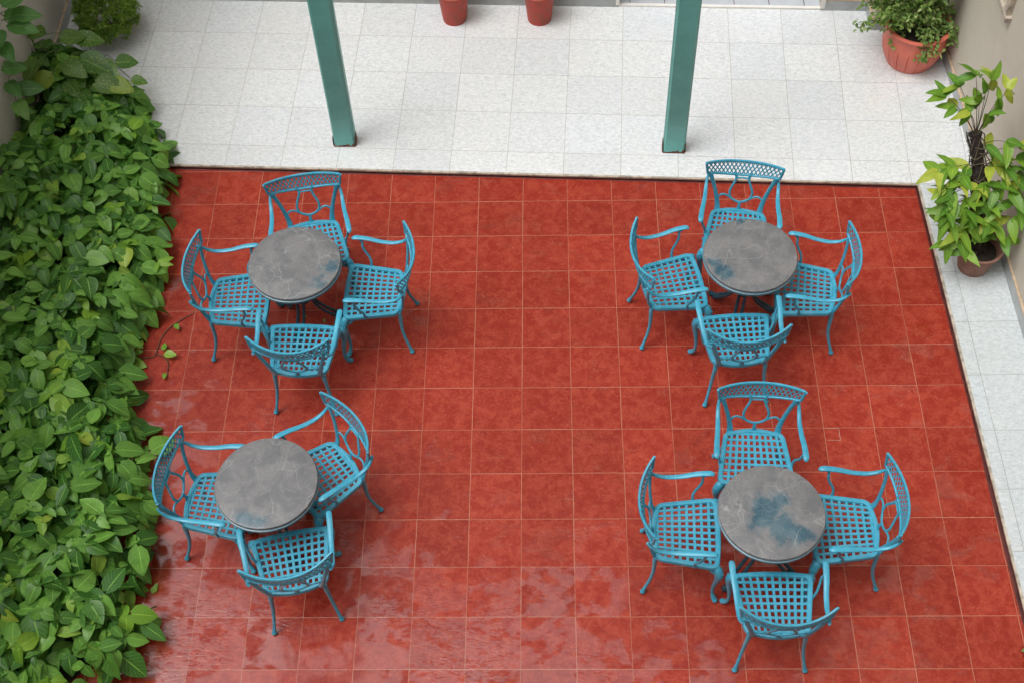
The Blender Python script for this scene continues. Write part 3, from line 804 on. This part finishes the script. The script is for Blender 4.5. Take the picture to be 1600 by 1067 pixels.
# pole plant in its brown pot
p = at(1521, 434, TZ); QC = Vector((p.x + .01, p.y + .105, TZ))
pot('plant_pot', M_CLAY, .105, .150, .22, QC, 'dull brown clay pot standing on the white walkway', 'flower pot', band=.008)
t = thing('climbing_plant', (QC.x, QC.y, TZ + .18))
O3 = Vector((QC.x, QC.y, TZ + .18))
PT = at(1524, 208, 1.0) - O3; PB = Vector((-.015, .0, 0))            # the pole leans toward the floor's side
pole = lambda u: PB + (PT - PB) * u + Vector((.02 * sin(pi * u), 0, 0))
g = MB(); n = 26; pts = [pole(i / n) for i in range(n + 1)]
g.tube(pts, [.060 + random.uniform(-.010, .010) - .020 * i / n for i in range(n + 1)], 11)
for q in range(500):
    i = random.random(); a = random.uniform(0, 2 * pi); r = .052 - .014 * i
    b = pole(i) + Vector((r * cos(a), r * sin(a), 0)); g.leaf(b, (cos(a), sin(a), random.uniform(-3, -.2)), (0, 0, 1), random.uniform(.02, .04), .006, seg=2, heart=0)
g.build('moss_pole', M_MOSS, t, 60)
g = MB(); vs_ = []
for k in range(7):
    a0 = random.uniform(0, 6.3); vs_.append([pole(j * .1) + Vector((.060 * cos(a0 + j * .5), .060 * sin(a0 + j * .5), 0)) for j in range(11)])
for k in range(5):
    a0 = random.uniform(0, 6.3); z0 = random.uniform(.6, .98); vs_.append([pole(z0) + Vector(((.05 + .03 * (j % 2)) * cos(a0 + j * .9), (.05 + .03 * (j % 2)) * sin(a0 + j * .9), .01 * j)) for j in range(7)])
stems(g, vs_, .004)
lv = MB()
def spray(b, tip, nl, L, hang=.5):
    b, tip = Vector(b), Vector(tip); mid = (b + tip) / 2 + Vector((0, 0, .03)); stems(g, [[b, mid, tip]], .0028)
    dd = (tip - b).normalized()
    for k in range(nl):
        a = (k - (nl - 1) / 2) * (2.3 / max(1, nl - 1)) + random.gauss(0, .35); c_, s_ = cos(a), sin(a)
        d = Vector((dd.x * c_ - dd.y * s_, dd.x * s_ + dd.y * c_, random.uniform(-1.0, .7) * hang))
        lv.leaf(tip - d * .01, d, (random.uniform(-.6, .6), random.uniform(-.8, .3), 1), L * random.uniform(.7, 1.2), L * random.uniform(.38, .48), curl=random.uniform(.05, .5), fold=.25, seg=6, heart=.15)
# leaf sprays where the plant carries them: (image x, image y, height above its foot on the pole, leaflets)
SPR = [(1440, 268, .60, 3), (1455, 300, .55, 2), (1468, 312, .50, 2), (1480, 345, .36, 3), (1462, 350, .34, 2), (1490, 262, .62, 2), (1500, 285, .55, 3), (1492, 318, .45, 3), (1512, 330, .42, 3), (1500, 360, .28, 3),
       (1475, 385, .20, 2), (1518, 352, .32, 2), (1545, 320, .42, 3), (1538, 345, .34, 2), (1555, 350, .32, 3), (1560, 290, .52, 3), (1548, 262, .60, 2), (1575, 265, .58, 3), (1590, 250, .62, 3),
       (1580, 300, .48, 3), (1592, 320, .40, 2), (1582, 345, .32, 2), (1570, 375, .22, 2), (1508, 392, .16, 2), (1540, 228, .72, 2), (1575, 222, .76, 3), (1595, 232, .70, 2), (1555, 300, .5, 2),
       (1470, 330, .42, 3), (1565, 325, .4, 2), (1600, 285, .5, 3), (1500, 378, .22, 2), (1545, 372, .24, 2), (1496, 276, .56, 3), (1512, 262, .60, 2), (1488, 300, .50, 3), (1540, 288, .54, 3), (1552, 250, .62, 3), (1478, 325, .42, 3), (1518, 340, .38, 3), (1536, 318, .44, 2), (1568, 262, .6, 3), (1480, 262, .6, 2)]
for (ix, iy, dz, nl) in SPR:
    u = min(1, max(0, dz / PT.z)); b = pole(max(0, u - .08)); tip = at(ix, iy, O3.z + dz) - O3
    w = (tip - b); 
    if w.length > .30: w = w * (.30 / w.length)
    tip = b + w
    if tip.x + O3.x > 3.40: tip.x = 3.40 - O3.x
    spray(b, tip, nl, .165)
    if iy > 240 and random.random() < .22: spray(b, b + (tip - b) * .62 + Vector((random.uniform(-.05, .05), random.uniform(-.06, .03), random.uniform(-.04, .06))), 3, .14)
for (ix, iy, dz, nl) in ((1478, 148, 1.02, 4), (1500, 135, 1.10, 3), (1525, 118, 1.22, 3), (1550, 125, 1.22, 4), (1560, 155, 1.10, 3), (1530, 160, 1.05, 4), (1515, 175, .98, 3), (1545, 180, .98, 3), (1492, 168, .95, 2), (1575, 140, 1.15, 3), (1540, 145, 1.12, 3)):
    tip = at(ix, iy, O3.z + dz) - O3; tip.x = min(tip.x, 3.40 - O3.x); spray(pole(.97), tip, nl + 1, .14)
g.build('stem', M_BARK, t, 60); lv.build('foliage', L_POT, t)
tag(t, 'yellow green climbing plant on a dark fern pole, growing in the brown clay pot', 'plant')

# rounded shrub by the grey wall
p = at(168, 27, .25); HC = Vector((p.x, p.y + .02, TZ))
t = thing('rounded_shrub', HC); g = MB()
stems(g, [[(0, 0, 0), (.01, 0, .1), (.15 * cos(a), .15 * sin(a), .24)] for a in (0, 1.2, 2.5, 3.7, 5)], .01, 6); g.build('stem', M_BARK, t)
g = MB()
for k in range(430):
    u = random.uniform(-.6, 1); a = random.uniform(0, 2 * pi); rr = sqrt(1 - u * u)
    nrm = Vector((rr * cos(a), rr * sin(a), u)); R_ = random.uniform(.16, .262)
    cb = Vector((0, 0, .25)) + Vector((nrm.x * R_, nrm.y * R_, nrm.z * R_ * .85)); cs = random.uniform(.025, .045)
    cd = nrm + Vector([random.gauss(0, .35) for _ in range(3)])
    for q in range(30):
        d = cd * .7 + Vector([random.gauss(0, .8) for _ in range(3)])
        g.leaf(cb + d.normalized() * cs * random.uniform(0, .5), d, (random.uniform(-1, 1), random.uniform(-1, 1), random.uniform(-.2, 1)), random.uniform(.022, .042), random.uniform(.007, .012), seg=2, heart=0)
g.build('foliage', L_BUSH, t)
tag(t, 'rounded dense olive green shrub standing on the white deck by the grey wall', 'shrub')

# ---------------------------------------------------------------- the vine bed
BND = [(-9, -4.2), ]
bpx = [(150, 1066), (225, 1000), (228, 950), (212, 915), (232, 850), (228, 800), (236, 745), (228, 690), (200, 625), (190, 565), (208, 510), (238, 440), (255, 380), (252, 330), (262, 270), (255, 210), (228, 165)]
bw_ = [at(x, y, .20) for x, y in bpx]
bpts = sorted([(q.y, q.x) for q in bw_])
bpts = [(-9, bpts[0][1] - .9), (bpts[0][0] - .5, bpts[0][1] - .25)] + bpts + [(1.02, -3.02), (1.28, -3.3), (1.5, -3.75)]
def xb(y):
    for (y0, x0), (y1, x1) in zip(bpts, bpts[1:]):
        if y0 <= y <= y1: return x0 + (x1 - x0) * (y - y0) / (y1 - y0 + 1e-9)
    return bpts[-1][1] if y > 0 else bpts[0][1]
def hn(x, y): return .5 + .25 * sin(2.9 * x + 1.3 * y) + .25 * sin(1.7 * x - 3.7 * y + 1) + .18 * sin(6.3 * x + 5.1 * y)
def bed_h(x, y):
    d = xb(y) + .06 - x; d2 = 1.62 - y
    if d < 0 or d2 < 0: return .06
    return .08 + (1 - math.exp(-min(d, d2) / .22)) * (.30 + .14 * hn(x, y))
bed = MB(); br = MB()
g = MB(); n = 60; vs = []; fs = []
for j in range(n + 1):
    y = -5.6 + 7.1 * j / n
    for i in range(9):
        x = -3.86 + (xb(y) - .30 + 3.86) * i / 8; x = max(x, -3.86)
        vs.append((x, y, (.04 + .10 * sin(pi * min(1, i / 7.9)) if i < 8 else .004) + (TZ if y > .3 else 0)))
for j in range(n):
    for i in range(8): a = j * 9 + i; fs.append((a, a + 1, a + 10, a + 9))
g.add(vs, fs); tag(g.build('soil', M_SOIL), kind='structure')
st = MB()
def trif(mb, x, y, z, az, tilt, L, nl=3):
    """three leaflets on one petiole"""
    c = Vector((x, y, z)); d0 = Vector((cos(az), sin(az), 0)); up = Vector((random.gauss(0, .22) + .25 * cos(az) * tilt, random.gauss(0, .22) + .25 * sin(az) * tilt - .10, 1)).normalized()
    for k in range(nl):
        a = (0, 2.0, -2.0)[k] + random.gauss(0, .2); d = Vector((cos(az + a), sin(az + a), -.18 - .45 * tilt + random.gauss(0, .18)))
        l = L * (1.08 if k == 0 else .88) * random.uniform(.8, 1.15)
        mb.leaf(c + d0 * (.25 * L if k == 0 else 0), d, up + Vector([random.gauss(0, .28) for _ in range(3)]), l, l * random.uniform(.56, .82), curl=random.uniform(.0, .45), fold=random.uniform(.05, .5), seg=7, heart=.7)
cnt = 0
while cnt < 2100:
    y = random.uniform(-5.5, 1.62); x = random.uniform(-3.86, -1.7)
    if x > xb(y) - .03: continue
    if hn(x * 1.9 + 2, y * 1.7) < .05 and xb(y) - x > .35 and random.random() < .6: continue
    dd = xb(y) - x
    H = bed_h(x, y); layer = random.random(); z = H * (1 - .75 * layer ** 1.3) + (TZ if y > .3 else 0)
    az = random.uniform(0, 2 * pi); tilt = .2
    if dd < .22: az = random.gauss(-.2, .9); tilt = .9; z = max(.05, H * random.uniform(.25, 1.05))
    L = random.choice((.075, .105, .13, .145, .17)) * random.uniform(.88, 1.12)
    mb = br if (random.random() < .08 and layer < .4) else bed
    trif(mb, x, y, z, az, tilt, L)
    if random.random() < .5:
        st.tube([(x, y, z), (x - .03 * cos(az), y - .03 * sin(az), z - .08), (x - .08 * cos(az), y - .08 * sin(az), max(.02, z - .25))], .0022, 4)
    cnt += 1
V = bed
nb = len(bed.v)
V.cur = 1; V.add(br.v, br.f, [br.uv.get(i, (0, 0)) for i in range(len(br.v))])
V.cur = 2; V.add(st.v, st.f)
o = V.build('ground_cover', [L_VINE, L_VIN2, M_GSTEM], smooth=60)
tag(o, 'dense mass of broad green vine leaves filling the bed along the red floor', 'vine bed', kind='stuff')

# runner creeping over the floor
def runner(name, paths, leaves, lab, mat, L=.09):
    t = thing(name, paths[0][0]); o0 = Vector(paths[0][0]); g = MB()
    stems(g, [[Vector(p) - o0 for p in pp] for pp in paths], .0035); g.build('stem', M_BARK, t)
    g = MB()
    for (px, py, az, l) in leaves:
        z = random.uniform(.02, .05); b = at(px, py, z) - o0
        g.leaf(b, (cos(az), sin(az), .1), (random.uniform(-.3, .3), -.3, 1), l, l * .72, curl=.15, fold=.25, heart=.7)
    g.build('foliage', mat, t); tag(t, lab, 'vine'); return t
P_ = lambda l: [tuple(at(x, y, .008 + .004 * (i % 2))) for i, (x, y) in enumerate(l)]
runner('vine_runner', [P_([(196, 560), (218, 559), (236, 558), (243, 553), (250, 533), (262, 515), (283, 500), (305, 488)]), P_([(243, 553), (257, 558), (263, 570), (259, 592)])],
       [(215, 545, 1.3, .08), (203, 566, -.3, .13), (211, 552, .3, .06), (274, 507, -1.0, .055), (258, 552, -.2, .085), (256, 546, 1.6, .06), (258, 583, -1.7, .045)],
       'thin vine runner with a few leaves creeping over the red floor beside the chair', L_VIN2)
def tip_shoot(px, py, z, lab, dirs, mat):
    b = at(px, py, z); t = thing('vine_shoot', b); g = MB(); stems(g, [[(-.10, -.02, -.08), (-.04, 0, -.02), (0, 0, 0)]], .003); g.build('stem', M_GSTEM, t)
    g = MB()
    for (a, l) in dirs: g.leaf((0, 0, 0), (cos(a), sin(a), .05), (0, -.3, 1), l, l * .42, curl=.2, fold=.3)
    g.build('foliage', mat, t); tag(t, lab, 'vine')
tip_shoot(247, 412, .22, 'bright young vine shoot reaching out of the bed toward the chair', ((.55, .12), (-.1, .11), (-1.7, .10)), L_VIN2)

# speckled plant at the deck corner and climber on the grey wall
t = thing('speckled_plant', (-3.45, 1.45, TZ)); o0 = Vector((-3.45, 1.45, TZ)); g = MB(); s = MB()
for (px, py, z, az, l) in ((68, 55, .62, 2.7, .22), (58, 95, .60, -1.9, .24), (95, 62, .55, .4, .22), (100, 100, .55, -.5, .24), (118, 62, .50, .1, .25), (150, 100, .45, -.7, .30), (126, 92, .50, -.4, .32), (182, 98, .42, .2, .19),
                        (120, 118, .45, -1.2, .18), (150, 130, .42, -.1, .26), (80, 118, .5, -2.4, .24), (105, 128, .46, -.9, .2), (128, 145, .44, -1.0, .2), (172, 130, .40, -.3, .22), (206, 125, .36, -.1, .14), (205, 150, .34, .9, .15), (65, 75, .58, 2.0, .16)):
    b = at(px, py, z) - o0; g.leaf(b, (cos(az), sin(az), -.15), (random.uniform(-.3, .3), -.35, 1), l * .9, l * .66, curl=.15, fold=.3, heart=.6, seg=8)
    s.tube(smooth_path([(0, 0, 0), (b.x * .5, b.y * .5, b.z * .8), (b.x, b.y, b.z)], 4), .003, 5)
g.build('foliage', L_SPEC, t); s.build('stem', M_GSTEM, t)
tag(t, 'yellow speckled broad leaved plant leaning over the deck corner by the grey wall', 'plant')
t = thing('wall_climber', (lx + .02, 1.2, TZ)); o0 = Vector((lx + .02, 1.2, TZ)); g = MB(); s = MB()
s.tube(smooth_path([(.01, 0, 0), (.01, .05, .5), (.02, -.05, .9), (.01, .02, 1.5)], 5), .008, 6)
for (px, py, z, az, l) in ((8, 28, 1.15, .5, .22), (14, 38, 1.1, -.2, .26), (20, 24, 1.15, .15, .24), (3, 8, 1.3, .9, .25), (2, 70, 1.0, -.9, .22), (4, 108, .85, .2, .2), (15, 112, .75, .8, .18), (0, 48, 1.1, -1.5, .2), (12, 130, .7, -.8, .2), (30, 140, .6, .2, .22), (25, 160, .6, -.9, .22)):
    b = at(px, py, z) - o0; g.leaf(b, (cos(az), sin(az), -.1), (.3, -.5, 1), l * .85, l * .55, curl=.2, fold=.3, heart=.5, seg=8)
    s.tube([(.01, b.y * .7, b.z - .08), (b.x * .5, b.y * .85, b.z - .01), (b.x, b.y, b.z)], .003, 5)
g.build('foliage', L_WALL, t); s.build('stem', M_GSTEM, t)
tag(t, 'climber with large plain green leaves growing up the grey wall', 'climber')

# small plant just reaching in by the walkway
q = at(1606, 1018, .05); t = thing('seedling', (q.x + .03, q.y, 0)); g = MB()
stems(g, [[(.03, 0, 0), (.02, 0, .05), (0, .01, .08)], [(.03, 0, 0), (.05, -.02, .06), (.07, -.03, .09)]], .003); g.build('stem', M_GSTEM, t)
g = MB()
for a in (3.1, 2.3, 3.9, .8, -.6, 1.6, -1.6): g.leaf((.015, 0, .07), (cos(a), sin(a), .05), (0, -.2, 1), .085, .05)
g.build('foliage', L_WALL, t); tag(t, 'tiny green seedling growing against the kerb of the walkway', 'plant')

# fallen leaves and the small cut tile
for (px, py, az, l, lab, mt) in ((238, 926, 1.2, .07, 'dry pale leaf fallen on the wet floor at the edge of the vine bed', L_POT), (474, 497, .4, .03, 'tiny pale leaf fallen under the far table', L_SMALL), (508, 504, 2.0, .035, 'small light leaf fallen behind the armchair at the far table', L_SMALL),
                               ):
    q = at(px, py, .006); g = MB(); g.leaf((0, 0, .004), (cos(az), sin(az), .05), (0, 0, 1), l, l * .6, curl=-.1, fold=.2, heart=.3)
    tag(g.build('fallen_leaf', mt, None, 60, (q.x, q.y, .003)), lab, 'leaf')
a, b = at(1290, 669, 0), at(1313, 687, 0); g = MB()
for lo, hi in (((a.x, a.y - .002), (b.x, a.y)), ((a.x, b.y - .002), (b.x, b.y)), ((b.x, b.y - .003), (b.x + .002, a.y))):
    g.box((lo[0], lo[1], .0004), (hi[0], hi[1], .0016))
tag(g.build('floor_joint', M_LIP, smooth=0), kind='structure')
